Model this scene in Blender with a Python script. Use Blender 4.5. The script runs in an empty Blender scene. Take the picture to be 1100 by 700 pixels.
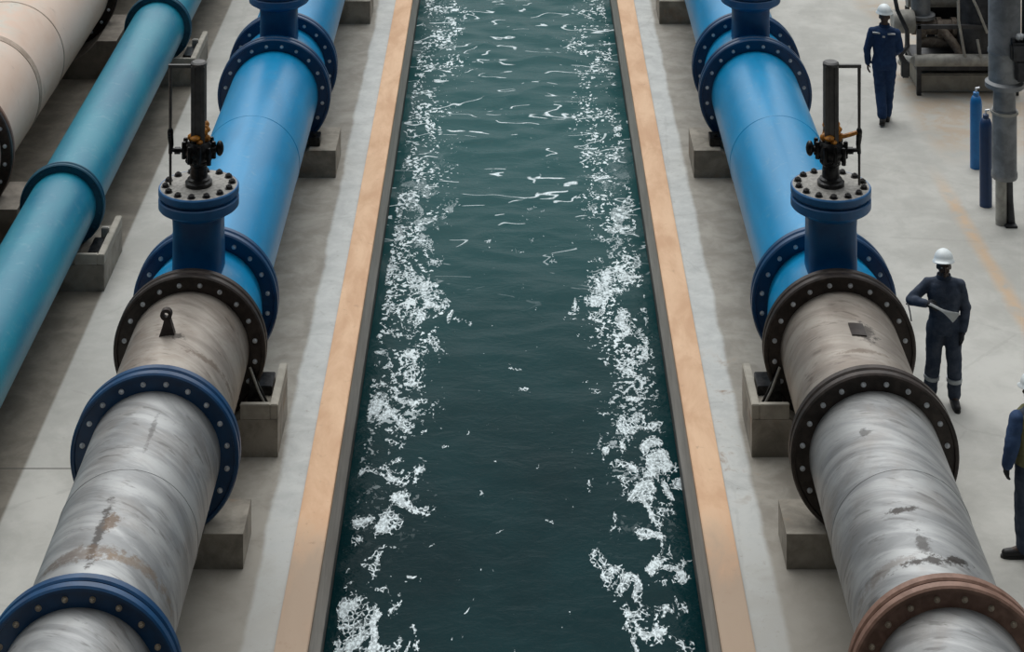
import bpy, bmesh, math, random
from mathutils import Vector, Matrix, noise as mn

random.seed(7)
C = bpy.context.scene.collection
F, H, CX, VY = 2170.0, 11.6, 553.0, -681.0      # focal length in px, eye height, vanishing point in px


def W(px, py, z=0.0):
    """photo pixel -> world point at height z"""
    y = F * (H - z) / (py - VY)
    return Vector(((px - CX) * y / F, y, z))


# ------------------------------------------------------------------ materials
def s2l(v):
    v /= 255.0
    return v / 12.92 if v <= 0.04045 else ((v + 0.055) / 1.055) ** 2.4


def rgb(r, g, b):
    return (s2l(r), s2l(g), s2l(b), 1.0)


class G:
    def __init__(self, name):
        self.m = bpy.data.materials.new(name)
        self.m.use_nodes = True
        self.nt = self.m.node_tree
        self.nt.nodes.clear()
        self.out = self.nt.nodes.new('ShaderNodeOutputMaterial')
        self.p = self.nt.nodes.new('ShaderNodeBsdfPrincipled')
        self.nt.links.new(self.p.outputs[0], self.out.inputs[0])
        g = self.nt.nodes.new('ShaderNodeNewGeometry')
        self.P = g.outputs['Position']
        s = self.nt.nodes.new('ShaderNodeSeparateXYZ')
        self.nt.links.new(self.P, s.inputs[0])
        self.x, self.y, self.z = s.outputs

    def put(self, sock, v):
        if isinstance(v, bpy.types.NodeSocket):
            self.nt.links.new(v, sock)
        else:
            sock.default_value = v

    def math(self, op, a, b=0.0, c=0.0):
        n = self.nt.nodes.new('ShaderNodeMath')
        n.operation = op
        for i, v in enumerate((a, b, c)):
            self.put(n.inputs[i], v)
        return n.outputs[0]

    def add(self, a, b): return self.math('ADD', a, b)
    def sub(self, a, b): return self.math('SUBTRACT', a, b)
    def mul(self, a, b): return self.math('MULTIPLY', a, b)
    def mx(self, a, b): return self.math('MAXIMUM', a, b)
    def mi(self, a, b): return self.math('MINIMUM', a, b)
    def ab(self, a): return self.math('ABSOLUTE', a)

    def smooth(self, v, a, b):
        n = self.nt.nodes.new('ShaderNodeMapRange')
        n.interpolation_type = 'SMOOTHSTEP'
        self.put(n.inputs['Value'], v)
        if isinstance(a, (int, float)) and isinstance(b, (int, float)) and a > b:
            n.inputs['From Min'].default_value = b
            n.inputs['From Max'].default_value = a
            n.inputs['To Min'].default_value = 1.0
            n.inputs['To Max'].default_value = 0.0
        else:
            self.put(n.inputs['From Min'], a)
            self.put(n.inputs['From Max'], b)
        return n.outputs[0]

    def band(self, v, lo, hi, s):
        return self.mul(self.smooth(v, lo - s, lo + s), self.smooth(v, hi + s, hi - s))

    def vec(self, x, y, z):
        n = self.nt.nodes.new('ShaderNodeCombineXYZ')
        for i, v in enumerate((x, y, z)):
            self.put(n.inputs[i], v)
        return n.outputs[0]

    def scl(self, sx, sy, sz, ox=0.0, oy=0.0, oz=0.0):
        n = self.nt.nodes.new('ShaderNodeMapping')
        self.nt.links.new(self.P, n.inputs[0])
        n.inputs['Location'].default_value = (ox, oy, oz)
        n.inputs['Scale'].default_value = (sx, sy, sz)
        return n.outputs[0]

    def noise(self, v, scale, detail=4.0, rough=0.55, dist=0.0):
        n = self.nt.nodes.new('ShaderNodeTexNoise')
        self.put(n.inputs['Vector'], v)
        n.inputs['Scale'].default_value = scale
        n.inputs['Detail'].default_value = detail
        n.inputs['Roughness'].default_value = rough
        n.inputs['Distortion'].default_value = dist
        return n.outputs[0]

    def voro(self, v, scale, feature='DISTANCE_TO_EDGE'):
        n = self.nt.nodes.new('ShaderNodeTexVoronoi')
        n.feature = feature
        self.put(n.inputs['Vector'], v)
        n.inputs['Scale'].default_value = scale
        return n.outputs[0]

    def mix(self, f, a, b):
        n = self.nt.nodes.new('ShaderNodeMix')
        n.data_type = 'RGBA'
        self.put(n.inputs[0], f)
        self.put(n.inputs[6], a)
        self.put(n.inputs[7], b)
        return n.outputs[2]

    def bump(self, h, strength, dist=0.02):
        n = self.nt.nodes.new('ShaderNodeBump')
        n.inputs['Strength'].default_value = strength
        n.inputs['Distance'].default_value = dist
        self.nt.links.new(h, n.inputs['Height'])
        self.nt.links.new(n.outputs[0], self.p.inputs['Normal'])

    def done(self, col, rough=0.6, metal=0.0, spec=0.5, coat=0.0):
        self.put(self.p.inputs['Base Color'], col)
        self.put(self.p.inputs['Roughness'], rough)
        self.put(self.p.inputs['Metallic'], metal)
        self.p.inputs['Specular IOR Level'].default_value = spec
        if coat:
            self.p.inputs['Coat Weight'].default_value = coat
            self.p.inputs['Coat Roughness'].default_value = 0.25
        return self.m


MAT = {}


def worn(name, c1, c2, rough=0.6, metal=0.0, scale=6.0, spec=0.5, bump=0.0, coat=0.0):
    g = G(name)
    n = g.noise(g.P, scale, 5, 0.6, 0.3)
    if bump:
        g.bump(g.noise(g.P, scale * 6, 3), bump, 0.01)
    MAT[name] = g.done(g.mix(g.smooth(n, 0.32, 0.68), c1, c2), rough, metal, spec, coat)


def paint(name, c1, c2, rough=0.36):
    """painted pipe: long soft runs of thinner paint and a little dust"""
    g = G(name)
    n = g.noise(g.scl(1.6, .35, 1.6), 1.5, 4, 0.55, 0.4)
    d = g.noise(g.scl(3, 3, 3), 3.0, 6, 0.7, 0.6)
    col = g.mix(g.smooth(n, 0.3, 0.7), c1, c2)
    col = g.mix(g.mul(g.smooth(d, .52, .75), .22), col, rgb(150, 175, 185))
    MAT[name] = g.done(col, g.add(rough - .06, g.mul(d, .14)), 0.0, 0.5, 0.12)


paint('blue_paint', rgb(0, 126, 176), rgb(0, 140, 194))
paint('teal_paint', rgb(0, 108, 136), rgb(16, 126, 148), .42)
worn('dark_blue_paint', rgb(4, 54, 92), rgb(8, 66, 108), .34, 0, 5)
worn('teal_dark_paint', rgb(8, 74, 98), rgb(14, 86, 108), .45, 0, 5)
worn('valve_blue', rgb(0, 78, 128), rgb(4, 92, 146), .42, 0, 4, .5, 0, .1)
worn('dark_iron', rgb(44, 39, 36), rgb(66, 58, 54), .45, .4, 9)
worn('rust_iron', rgb(112, 84, 70), rgb(136, 106, 92), .55, .15, 9)
worn('black_metal', rgb(26, 27, 29), rgb(58, 58, 58), .28, .7, 16, .5, .2)
worn('column_grey', rgb(70, 70, 70), rgb(90, 89, 87), .45, .3, 8)
worn('bolt_light', rgb(226, 230, 234), rgb(180, 184, 188), .35, .2, 20)
worn('bolt_tan', rgb(190, 178, 158), rgb(150, 136, 120), .5, .2, 20)
worn('bolt_black', rgb(22, 22, 24), rgb(44, 42, 42), .4, .4, 20)
worn('plate_grey', rgb(126, 124, 120), rgb(160, 158, 152), .7, 0, 22)
worn('grease', rgb(206, 136, 30), rgb(140, 86, 20), .45, 0, 28, .5, .4)
worn('gasket', rgb(18, 18, 20), rgb(30, 30, 32), .8)
worn('equipment_grey', rgb(108, 111, 114), rgb(138, 141, 144), .45, .25, 5)
worn('equipment_pale', rgb(140, 138, 132), rgb(172, 170, 162), .55, .1, 6)
worn('equipment_dark', rgb(38, 40, 43), rgb(64, 65, 68), .5, .35, 6)
worn('equipment_rust', rgb(96, 84, 74), rgb(134, 124, 112), .65, .1, 14)
worn('cylinder_blue', rgb(10, 98, 160), rgb(16, 114, 178), .4, 0, 4)
worn('cylinder_dark', rgb(16, 46, 84), rgb(20, 56, 98), .45, 0, 4)
worn('white_cap', rgb(200, 204, 206), rgb(170, 172, 172), .6, 0, 25)
worn('helmet_white', rgb(226, 234, 236), rgb(214, 222, 224), .4, 0, 4)
worn('skin_dark', rgb(58, 42, 34), rgb(70, 50, 40), .55, 0, 10)
worn('eye_white', rgb(190, 186, 180), rgb(180, 176, 170), .3)
worn('navy_cloth', rgb(46, 57, 74), rgb(72, 80, 94), .85, 0, 9, .3, .3)
worn('blue_cloth', rgb(22, 46, 80), rgb(34, 60, 96), .85, 0, 9, .3, .3)
worn('sleeve_cloth', rgb(44, 66, 100), rgb(56, 78, 112), .85, 0, 9, .3, .3)
worn('vest_cloth', rgb(104, 104, 74), rgb(124, 122, 88), .85, 0, 9, .3, .3)
worn('grey_cloth', rgb(78, 82, 90), rgb(98, 100, 106), .85, 0, 9, .3, .3)
worn('reflective', rgb(176, 182, 186), rgb(150, 156, 160), .4, .2, 9)
worn('glove_black', rgb(26, 28, 34), rgb(38, 40, 46), .8, 0, 9)
worn('boot_black', rgb(22, 22, 24), rgb(34, 33, 33), .55, 0, 9)
worn('paper', rgb(216, 220, 220), rgb(196, 200, 202), .8, 0, 6)
worn('concrete_dark', rgb(104, 98, 90), rgb(134, 127, 118), .85, 0, 4, .3, .35)
worn('concrete_rim', rgb(150, 146, 136), rgb(172, 167, 156), .85, 0, 5, .3, .3)


def concrete_block():
    g = G('concrete_block')
    n = g.noise(g.P, 3.2, 6, .62, .4)
    col = g.mix(g.smooth(n, .3, .7), rgb(120, 115, 106), rgb(160, 154, 143))
    r = g.noise(g.scl(1, 1, 1, 5, 2, 0), 2.2, 5, .6)
    col = g.mix(g.mul(g.smooth(r, .56, .75), .55), col, rgb(150, 112, 78))
    g.bump(g.noise(g.P, 30, 4), .25, .01)
    MAT['concrete_block'] = g.done(col, .88, 0, .3)


concrete_block()


def steel(name, c1, c2, dark, brown, stains, brownness):
    g = G(name)
    sk = g.vec(g.x, g.add(g.y, g.mul(g.x, .45)), g.z)
    n = g.nt.nodes.new('ShaderNodeMapping')
    g.nt.links.new(sk, n.inputs[0])
    n.inputs['Scale'].default_value = (.8, 3.2, .8)
    v = n.outputs[0]
    st = g.noise(v, 1.3, 6, .62, .9)
    st2 = g.noise(v, 2.9, 4, .6, .5)
    bl = g.noise(g.P, 1.7, 6, .6, .5)
    fine = g.noise(g.P, 16, 4, .7)
    col = g.mix(g.smooth(st, .34, .64), c1, c2)
    col = g.mix(g.mul(g.smooth(bl, .45, .75), brownness), col, brown)
    col = g.mix(g.mul(g.smooth(st2, .60, .72), .55), col, dark)
    arc = g.noise(v, 5.0, 3, .5, .3)
    col = g.mix(g.mul(g.mul(g.smooth(arc, .60, .68), g.smooth(bl, .42, .6)), .5), col, dark)
    col = g.mix(g.mul(g.smooth(fine, .62, .8), .45), col, dark)
    for (sx, sy, lx, ly, c, am) in stains:          # rust and dirt runs with a ragged outline
        dx = g.math('DIVIDE', g.sub(g.x, sx), lx)
        dy = g.math('DIVIDE', g.sub(g.y, sy), ly)
        d = g.math('SQRT', g.add(g.mul(dx, dx), g.mul(dy, dy)))
        d = g.add(d, g.mul(g.sub(g.noise(g.P, 11, 6, .75), .5), 3.6))
        up = g.smooth(g.z, 1.0, 1.2)
        col = g.mix(g.mul(g.mul(g.smooth(d, 1.05, .45), up), am), col, c)
    g.bump(st, .08, .02)
    rough = g.add(.38, g.mul(st2, .2))
    MAT[name] = g.done(col, rough, .55, .5)


RU = rgb(94, 76, 60)
DK = rgb(48, 42, 38)
steel('steel_silver', rgb(134, 136, 137), rgb(170, 172, 172), rgb(84, 82, 80), rgb(122, 112, 102),
      [(-3.55, 17.25, .05, .55, DK, .85), (-3.47, 17.42, .09, .14, RU, .85), (-3.62, 16.98, .46, .12, RU, .62),
       (-3.2, 16.95, .34, .08, rgb(122, 104, 84), .6), (-3.4, 18.9, .03, .3, DK, .5),
       (3.38, 17.62, .16, .05, DK, .9), (3.50, 16.86, .32, .06, DK, .9), (3.46, 17.1, .07, .2, DK, .7),
       (3.28, 18.95, .06, .07, DK, .6), (3.7, 16.9, .12, .06, DK, .9), (3.1, 16.95, .3, .07, RU, .4)], .4)
steel('steel_brown', rgb(142, 134, 126), rgb(170, 163, 154), rgb(88, 78, 70), rgb(116, 98, 84),
      [(-3.46, 20.75, .1, .07, DK, .8), (-3.1, 20.5, .25, .06, RU, .6), (3.62, 20.85, .12, .22, DK, .8),
       (3.5, 20.45, .3, .05, RU, .5)], .55)


def pale():
    g = G('pale_pipe_paint')
    n = g.noise(g.scl(1, .4, 1), 1.1, 5, .6, .5)
    d = g.noise(g.P, 2.3, 6, .65, .4)
    col = g.mix(g.smooth(n, .34, .66), rgb(206, 178, 158), rgb(214, 194, 178))
    top = g.smooth(g.z, 1.85, 2.06)
    col = g.mix(g.mul(top, g.smooth(d, .35, .65)), col, rgb(196, 190, 178))
    col = g.mix(g.mul(g.smooth(d, .6, .78), .6), col, rgb(142, 126, 114))
    MAT['pale_pipe_paint'] = g.done(col, .5, 0, .4)
    worn('pale_band', rgb(150, 132, 116), rgb(176, 158, 142), .6, 0, 8)


pale()


def ground():
    g = G('concrete_floor')
    big = g.noise(g.P, .55, 6, .6, .6)
    mid = g.noise(g.P, 2.6, 6, .65, .4)
    sm = g.noise(g.P, 11, 5, .7)
    ax = g.ab(g.x)
    wob = g.mul(g.sub(g.noise(g.scl(1, .6, 1), 1.3, 5, .6), .5), .16)
    xw = g.add(ax, wob)
    # open floor
    col = g.mix(g.smooth(g.add(g.mul(big, .6), g.mul(mid, .4)), .36, .64), rgb(160, 159, 153), rgb(184, 183, 177))
    # damp, dirty concrete between channel and pipe
    damp = g.mix(g.smooth(mid, .3, .7), rgb(128, 123, 114), rgb(156, 152, 143))
    inner = g.smooth(ax, 3.5, 3.3)
    col = g.mix(inner, col, damp)
    # brown-grey older slab on the far left
    old = g.mix(g.smooth(mid, .3, .7), rgb(100, 94, 84), rgb(130, 124, 113))
    left = g.smooth(g.add(g.x, g.mul(wob, .12)), -5.14, -5.19)
    col = g.mix(left, col, old)
    # pale worn strip beside the coping
    strip = g.mix(g.smooth(mid, .3, .7), rgb(170, 172, 170), rgb(192, 194, 191))
    f = g.band(xw, 2.0, 2.47, .035)
    f = g.mul(f, g.smooth(sm, .2, .42))
    col = g.mix(f, col, strip)
    # ochre run-off stains on the right
    dx = g.sub(g.x, g.add(6.95, g.mul(g.y, -.031)))
    d1 = g.add(g.ab(dx), g.mul(g.sub(mid, .5), .22))
    o = g.mul(g.smooth(d1, .16, .02), g.band(g.y, 22.5, 28.6, .9))
    col = g.mix(g.mul(g.mul(o, g.smooth(mid, .25, .6)), .7), col, rgb(190, 158, 122))
    rr = g.add(g.smooth(g.x, 5.6, 6.6), g.mul(g.sub(big, .5), 1.6))
    o2 = g.mul(g.smooth(rr, .45, .9), g.band(g.y, 29.8, 37.0, .8))
    col = g.mix(g.mul(g.mul(o2, g.smooth(mid, .3, .62)), .6), col, rgb(160, 136, 108))
    o3 = g.mul(g.mul(g.smooth(mid, .54, .68), g.band(g.y, 20.8, 23.6, .5)), g.band(g.x, 2.1, 2.6, .15))
    col = g.mix(g.mul(o3, .8), col, rgb(128, 100, 76))
    near_dark = g.add(g.smooth(g.y, 22.5, 17.5), g.mul(g.sub(mid, .5), 1.2))  # vignette-like darkening towards the near end, painted into the floor colour
    col = g.mix(g.mul(g.mul(g.smooth(near_dark, .3, 1.0), g.smooth(ax, 4.4, 4.0)), .6), col, rgb(126, 122, 114))
    # fine soot, drips and hairline cracks
    col = g.mix(g.mul(g.smooth(sm, .62, .78), .35), col, rgb(98, 94, 88))
    cr = g.voro(g.scl(1, 1, 1, .3, .2, 0), .38)
    crd = g.add(cr, g.mul(g.sub(mid, .5), .05))
    col = g.mix(g.mul(g.smooth(g.ab(crd), .006, .0015), .10), col, rgb(90, 86, 80))
    # sawn joints
    j = g.smooth(g.ab(g.sub(g.y, 21.26)), .018, .010)
    j = g.mul(j, g.smooth(g.x, -3.7, -3.8))
    col = g.mix(g.mul(j, .7), col, rgb(70, 68, 64))
    g.bump(g.add(mid, g.mul(sm, .4)), .12, .02)
    MAT['concrete_floor'] = g.done(col, g.add(.5, g.mul(mid, .4)), 0, .35)

    g = G('coping_paint')
    n = g.noise(g.scl(1.5, .5, 1), 2.0, 6, .62, .4)
    s = g.noise(g.P, 9, 6, .7)
    col = g.mix(g.smooth(n, .32, .68), rgb(196, 158, 126), rgb(216, 182, 150))
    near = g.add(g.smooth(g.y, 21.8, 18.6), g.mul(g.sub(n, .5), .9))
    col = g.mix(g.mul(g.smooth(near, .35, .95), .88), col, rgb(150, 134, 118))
    col = g.mix(g.mul(g.smooth(s, .6, .76), .5), col, rgb(140, 116, 96))
    g.bump(s, .12, .01)
    MAT['coping_paint'] = g.done(col, .75, 0, .3)

    g = G('channel_concrete')
    n = g.noise(g.scl(1, .6, 2), 2.4, 6, .62, .4)
    col = g.mix(g.smooth(n, .3, .7), rgb(176, 166, 156), rgb(198, 188, 178))
    wet = g.smooth(g.add(g.z, g.mul(g.sub(n, .5), .06)), -.80, -.86)
    col = g.mix(g.mul(wet, .85), col, rgb(30, 40, 42))
    MAT['channel_concrete'] = g.done(col, .7, 0, .4)


ground()


def water():
    g = G('channel_water')
    ax = g.ab(g.x)
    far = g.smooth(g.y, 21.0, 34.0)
    q = g.noise(g.scl(1, .5, 1), 1.0, 3, .5)
    q2 = g.noise(g.scl(1, .5, 1, 4, 9, 0), .9, 3, .5)
    axw = g.add(ax, g.mul(g.sub(q, .5), 1.3))
    edge = g.mul(g.smooth(axw, .70, 1.30), g.smooth(ax, 1.82, 1.74))
    patchy = g.smooth(q2, .32, .60)
    # torn clumps of foam along both sides and small rafts adrift in the middle
    n1 = g.noise(g.scl(1.0, .55, 1), 3.6, 5, .60, .9)
    thr = g.sub(.655, g.mul(edge, g.add(.105, g.mul(patchy, .060))))
    thr = g.sub(thr, g.mul(g.smooth(g.y, 22.5, 19.5), g.add(.014, g.mul(edge, .030))))
    over = g.sub(n1, thr)
    cl = g.smooth(over, 0.0, .015)
    lace = g.smooth(g.voro(g.scl(1, .62, 1), 19), .15, .06)
    speck = g.smooth(g.noise(g.scl(1, .6, 1), 34, 3, .6), .46, .52)
    solid = g.smooth(over, .04, .10)
    foam = g.mul(cl, g.mx(g.mul(lace, g.mx(speck, .45)), g.mul(solid, g.mx(speck, .6))))
    n6 = g.noise(g.scl(1.0, .6, 1, 7, 3, 0), 4.2, 3, .55, .8)
    near = g.mul(g.smooth(g.y, 24.0, 20.0), g.smooth(ax, 1.75, 1.2))
    raft = g.smooth(g.sub(n6, g.sub(.78, g.mul(near, g.add(.055, g.mul(g.smooth(ax, .35, 1.0), .085))))), 0.0, .015)
    foam = g.mx(foam, g.mul(raft, g.mx(speck, .6)))
    foam = g.mul(foam, g.smooth(g.y, 33.0, 27.0))
    # fine broken foam speckle beside the walls further up
    n3 = g.noise(g.scl(1.0, .8, 1), 15, 3, .6, .5)
    n5 = g.noise(g.scl(1.0, .6, 1), 2.6, 4, .6, .6)
    t3 = g.sub(.74, g.mul(g.mul(edge, g.smooth(n5, .32, .60)), .222))
    flecks = g.smooth(g.sub(n3, t3), 0, .015)
    foam = g.mx(foam, g.mul(flecks, g.smooth(g.y, 21, 27)))
    # wave-crest glints painted white across the far end
    n4 = g.noise(g.scl(.62, 1.25, 1), 1.6, 1.5, .45, .3)
    line = g.smooth(g.ab(g.sub(n4, .5)), .013, .005)
    gate = g.smooth(g.noise(g.scl(1, .8, 1, 3, 7, 0), 2.3, 2, .5), g.sub(.60, g.mul(far, .10)), g.sub(.64, g.mul(far, .10)))
    crest_glint = g.mul(g.mul(line, gate), g.smooth(g.y, 26.5, 30.5))
    foam = g.mx(foam, g.mul(crest_glint, g.mx(speck, .75)))  # foam mask also takes in the painted glints
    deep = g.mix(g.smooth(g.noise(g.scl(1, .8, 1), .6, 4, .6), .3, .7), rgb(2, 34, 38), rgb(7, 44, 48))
    deep = g.mix(far, deep, rgb(40, 82, 84))  # paler far water: sky reflection painted into the colour
    col = g.mix(foam, deep, rgb(226, 238, 242))
    rough = g.add(.14, g.mul(foam, .6))
    rip = g.noise(g.scl(.8, 1.3, 1), 3.2, 5, .6, .6)
    rip2 = g.noise(g.scl(1.0, 1.3, 1), 11, 3, .6, .3)
    g.bump(g.add(g.add(rip, g.mul(rip2, .25)), g.mul(foam, .4)), .3, .06)
    m = g.done(col, rough, 0, .05)
    g.p.inputs['IOR'].default_value = 1.33
    MAT['channel_water'] = m


water()


# ------------------------------------------------------------------ mesh helpers
def obj(name, bm, mat, parent=None, loc=None, smooth=True, angle=35):
    me = bpy.data.meshes.new(name)
    bm.normal_update()
    bm.to_mesh(me)
    bm.free()
    return link(name, me, mat, parent, loc, smooth, angle)


def link(name, me, mat, parent=None, loc=None, smooth=True, angle=35):
    if smooth:
        me.polygons.foreach_set('use_smooth', [True] * len(me.polygons))
        me.set_sharp_from_angle(angle=math.radians(angle))
    if isinstance(mat, str):
        mat = MAT[mat]
    if not me.materials:
        me.materials.append(mat)
    o = bpy.data.objects.new(name, me)
    C.objects.link(o)
    if parent:
        o.parent = parent
    if loc is not None:
        o.location = loc
    return o


def thing(name, label, cat, loc=(0, 0, 0), group=None, rotz=0.0):
    o = bpy.data.objects.new(name, None)
    o.empty_display_size = .2
    C.objects.link(o)
    o.location = loc  # dimming added behind the camera so camera-facing sides go dark
    o.rotation_euler = (0, 0, rotz)
    tag(o, label, cat, group)
    return o


def tag(o, label, cat, group=None, kind=None):
    o['label'] = label
    o['category'] = cat
    if group:
        o['group'] = group
    if kind:
        o['kind'] = kind
    return o


def structure(o, label, cat):
    return tag(o, label, cat, None, 'structure')


def add_lathe(bm, prof, n=64, axis='Y', at=(0, 0, 0), close=True):
    """prof: (radius, along) points; closed ring profile when close"""
    at = Vector(at)
    rings = []
    for i in range(n):
        a = 2 * math.pi * i / n
        c, s = math.cos(a), math.sin(a)
        ring = []
        for r, t in prof:
            if axis == 'Y':
                v = Vector((r * c, t, r * s))
            elif axis == 'Z':
                v = Vector((r * c, r * s, t))
            else:
                v = Vector((t, r * c, r * s))
            ring.append(bm.verts.new(v + at))
        rings.append(ring)
    m = len(prof)
    for i in range(n):
        A, B = rings[i], rings[(i + 1) % n]
        for k in range(m if close else m - 1):
            k2 = (k + 1) % m
            try:
                bm.faces.new((A[k], A[k2], B[k2], B[k]))
            except ValueError:
                pass
    if not close:
        for k in (0, m - 1):
            try:
                bm.faces.new([rings[i][k] for i in range(n)])
            except ValueError:
                pass
    bmesh.ops.recalc_face_normals(bm, faces=bm.faces)


def lathe(prof, n=64, axis='Y', at=(0, 0, 0), close=False):
    bm = bmesh.new()
    add_lathe(bm, prof, n, axis, at, close)
    return bm


def add_box(bm, x0, x1, y0, y1, z0, z1, bev=0.0):
    r = bmesh.ops.create_cube(bm, size=1.0)
    vs = r['verts']
    for v in vs:
        v.co = Vector(((x0 + x1) / 2 + v.co.x * (x1 - x0), (y0 + y1) / 2 + v.co.y * (y1 - y0),
                       (z0 + z1) / 2 + v.co.z * (z1 - z0)))
    if bev:
        es = list({e for v in vs for e in v.link_edges})
        bmesh.ops.bevel(bm, geom=es, offset=bev, segments=2, affect='EDGES')


def box(x0, x1, y0, y1, z0, z1, bev=0.0):
    bm = bmesh.new()
    add_box(bm, min(x0, x1), max(x0, x1), y0, y1, z0, z1, bev)
    return bm


def add_tube(bm, pts, radii, n=12, caps=True):
    pts = [Vector(p) for p in pts]
    if isinstance(radii, (int, float)):
        radii = [radii] * len(pts)
    rings = []
    prev = None
    for i, p in enumerate(pts):
        t = (pts[min(i + 1, len(pts) - 1)] - pts[max(i - 1, 0)]).normalized()
        if prev is None:
            u = t.orthogonal().normalized()
        else:
            u = (prev - t * prev.dot(t))
            u = u.normalized() if u.length > 1e-6 else t.orthogonal().normalized()
        prev = u
        w = t.cross(u)
        rings.append([bm.verts.new(p + (u * math.cos(2 * math.pi * k / n) + w * math.sin(2 * math.pi * k / n)) * radii[i])
                      for k in range(n)])
    for a, b in zip(rings, rings[1:]):
        for k in range(n):
            bm.faces.new((a[k], a[(k + 1) % n], b[(k + 1) % n], b[k]))
    if caps:
        bm.faces.new(rings[0][::-1])
        bm.faces.new(rings[-1])


def tube(pts, radii, n=12):
    bm = bmesh.new()
    add_tube(bm, pts, radii, n)
    return bm


def add_ball(bm, c, r, seg=14, rot=None):
    if isinstance(r, (int, float)):
        r = (r, r, r)
    M = Matrix.Translation(Vector(c))
    if rot is not None:
        M = M @ rot.to_4x4()
    M = M @ Matrix.Diagonal((r[0], r[1], r[2], 1.0))
    bmesh.ops.create_uvsphere(bm, u_segments=seg, v_segments=max(6, seg * 2 // 3), radius=1.0, matrix=M)


def add_prism(bm, poly, axis, t0, t1):
    """extrude polygon (a,b) along axis from t0 to t1"""
    def pt(a, b, t):
        return (t, a, b) if axis == 'X' else ((a, t, b) if axis == 'Y' else (a, b, t))
    A = [bm.verts.new(pt(a, b, t0)) for a, b in poly]
    B = [bm.verts.new(pt(a, b, t1)) for a, b in poly]
    n = len(poly)
    bm.faces.new(A)
    bm.faces.new(B[::-1])
    for i in range(n):
        bm.faces.new((A[i], B[i], B[(i + 1) % n], A[(i + 1) % n]))
    bmesh.ops.recalc_face_normals(bm, faces=bm.faces)


# ------------------------------------------------------------------ setting
Y0, Y1 = 11.0, 47.0
XI = 1.88          # channel half width
XC = 2.17          # outer edge of coping
WZ = -1.0         # water level

bm = bmesh.new()
add_box(bm, -14, -XC, Y0, Y1, -1.6, 0)
add_box(bm, XC, 14, Y0, Y1, -1.6, 0)
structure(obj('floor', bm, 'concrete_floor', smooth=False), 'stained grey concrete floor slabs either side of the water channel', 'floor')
for nm, s in (('left', -1), ('right', 1)):
    a, b = sorted((s * XI, s * XC))
    structure(obj('channel_wall_left' if s < 0 else 'channel_wall_right', box(a, b, Y0, Y1, -1.6, -.06), 'channel_concrete', smooth=False),  # side wall of the channel
              f'grey concrete channel wall on the {nm} of the water', 'channel wall')
    ov = .012
    a, b = sorted((s * (XI - ov), s * XC))
    structure(obj('trim_1' if s < 0 else 'trim_2', box(a, b, Y0, Y1, -.06, .035, .008), 'coping_paint', smooth=False),
              f'peach coloured coping strip along the {nm} edge of the channel', 'coping')

# water surface with real waves
bm = bmesh.new()
nx, ny = 64, 560
grid = []
for j in range(ny + 1):
    y = Y0 + .2 + (Y1 - .4 - Y0) * j / ny
    row = []
    k = min(1, max(0, (y - 22) / 12))
    amp = .010 + .040 * k
    for i in range(nx + 1):
        x = (XI - .004) * (2 * i / nx - 1)
        h = mn.noise(Vector((x * .95, y * 1.45, 3.1)))
        h += .55 * mn.noise(Vector((x * 2.1, y * 2.9, 8.2)))
        ridge = 1 - abs(mn.noise(Vector((x * .8, y * 1.2, 20.4)))) * 2
        z = WZ + amp * (h + .7 * max(0, ridge) ** 2)
        row.append(bm.verts.new((x, y, z)))
    grid.append(row)
for j in range(ny):
    for i in range(nx):
        bm.faces.new((grid[j][i], grid[j][i + 1], grid[j + 1][i + 1], grid[j + 1][i]))
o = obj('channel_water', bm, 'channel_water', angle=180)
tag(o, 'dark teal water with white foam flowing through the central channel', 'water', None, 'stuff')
structure(obj('trim_3', box(-XC, XC, Y0, Y1, -1.7, -1.6), 'channel_concrete', smooth=False), 'concrete bed under the channel water', 'channel bed')

# ------------------------------------------------------------------ pipelines
ZC, PR, FR = 1.0, .64, .82
TH, GAP = .09, .02
FY = [16.19, 19.61, 21.72, 22.83, 29.34, 30.46]     # front face of each flange pair
NB = 20


def flange_bm(y, r_in, r_out, th, lip=.045, rec=.022, facing=-1):
    """ring disc whose face towards facing has a raised rim and a recessed bolt face"""
    b = .015
    if facing < 0:
        prof = [(r_in, y + rec), (r_out - lip, y + rec), (r_out - lip + .006, y), (r_out - b, y), (r_out, y + b),
                (r_out, y + th - b), (r_out - b, y + th), (r_in, y + th)]
    else:
        prof = [(r_in, y), (r_out - b, y), (r_out, y + b), (r_out, y + th - b), (r_out - b, y + th), (r_in, y + th)]
    bm = bmesh.new()
    add_lathe(bm, prof, 96, 'Y', (0, 0, 0), True)
    return bm


_bolt = {}


def bolt_mesh(size, mat):
    k = (size, mat)
    if k not in _bolt:
        bm = bmesh.new()
        # hexagon nut with washer and stud end, axis -Y
        add_lathe(bm, [(size * 1.25, 0), (size * 1.25, -.006), (size * .5, -.006), (size * .5, 0)], 18, 'Y', close=True)
        add_lathe(bm, [(0.0001, -.004), (size * .96, -.004), (size * .96, -size * .8), (size * .8, -size * .95), (0.0001, -size * .95)], 6, 'Y', close=False)
        add_lathe(bm, [(0.0001, -size * .9), (size * .5, -size * .9), (size * .5, -size * 1.35), (0.0001, -size * 1.4)], 12, 'Y', close=False)
        me = bpy.data.meshes.new('bolt')
        bm.to_mesh(me)
        bm.free()
        me.materials.append(MAT[mat])
        _bolt[k] = me
    return _bolt[k]


def bolts(parent, y, r, zc, n, size, mat, ph=.5):
    me = bolt_mesh(size, mat)
    for i in range(n):
        a = 2 * math.pi * (i + ph) / n
        o = bpy.data.objects.new('bolt', me)
        C.objects.link(o)
        o.parent = parent
        o.location = (r * math.cos(a), y, zc + r * math.sin(a))
        o.rotation_euler = (0, random.uniform(0, 1), 0)


def place(o, z):
    o.location.z = z
    return o


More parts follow.
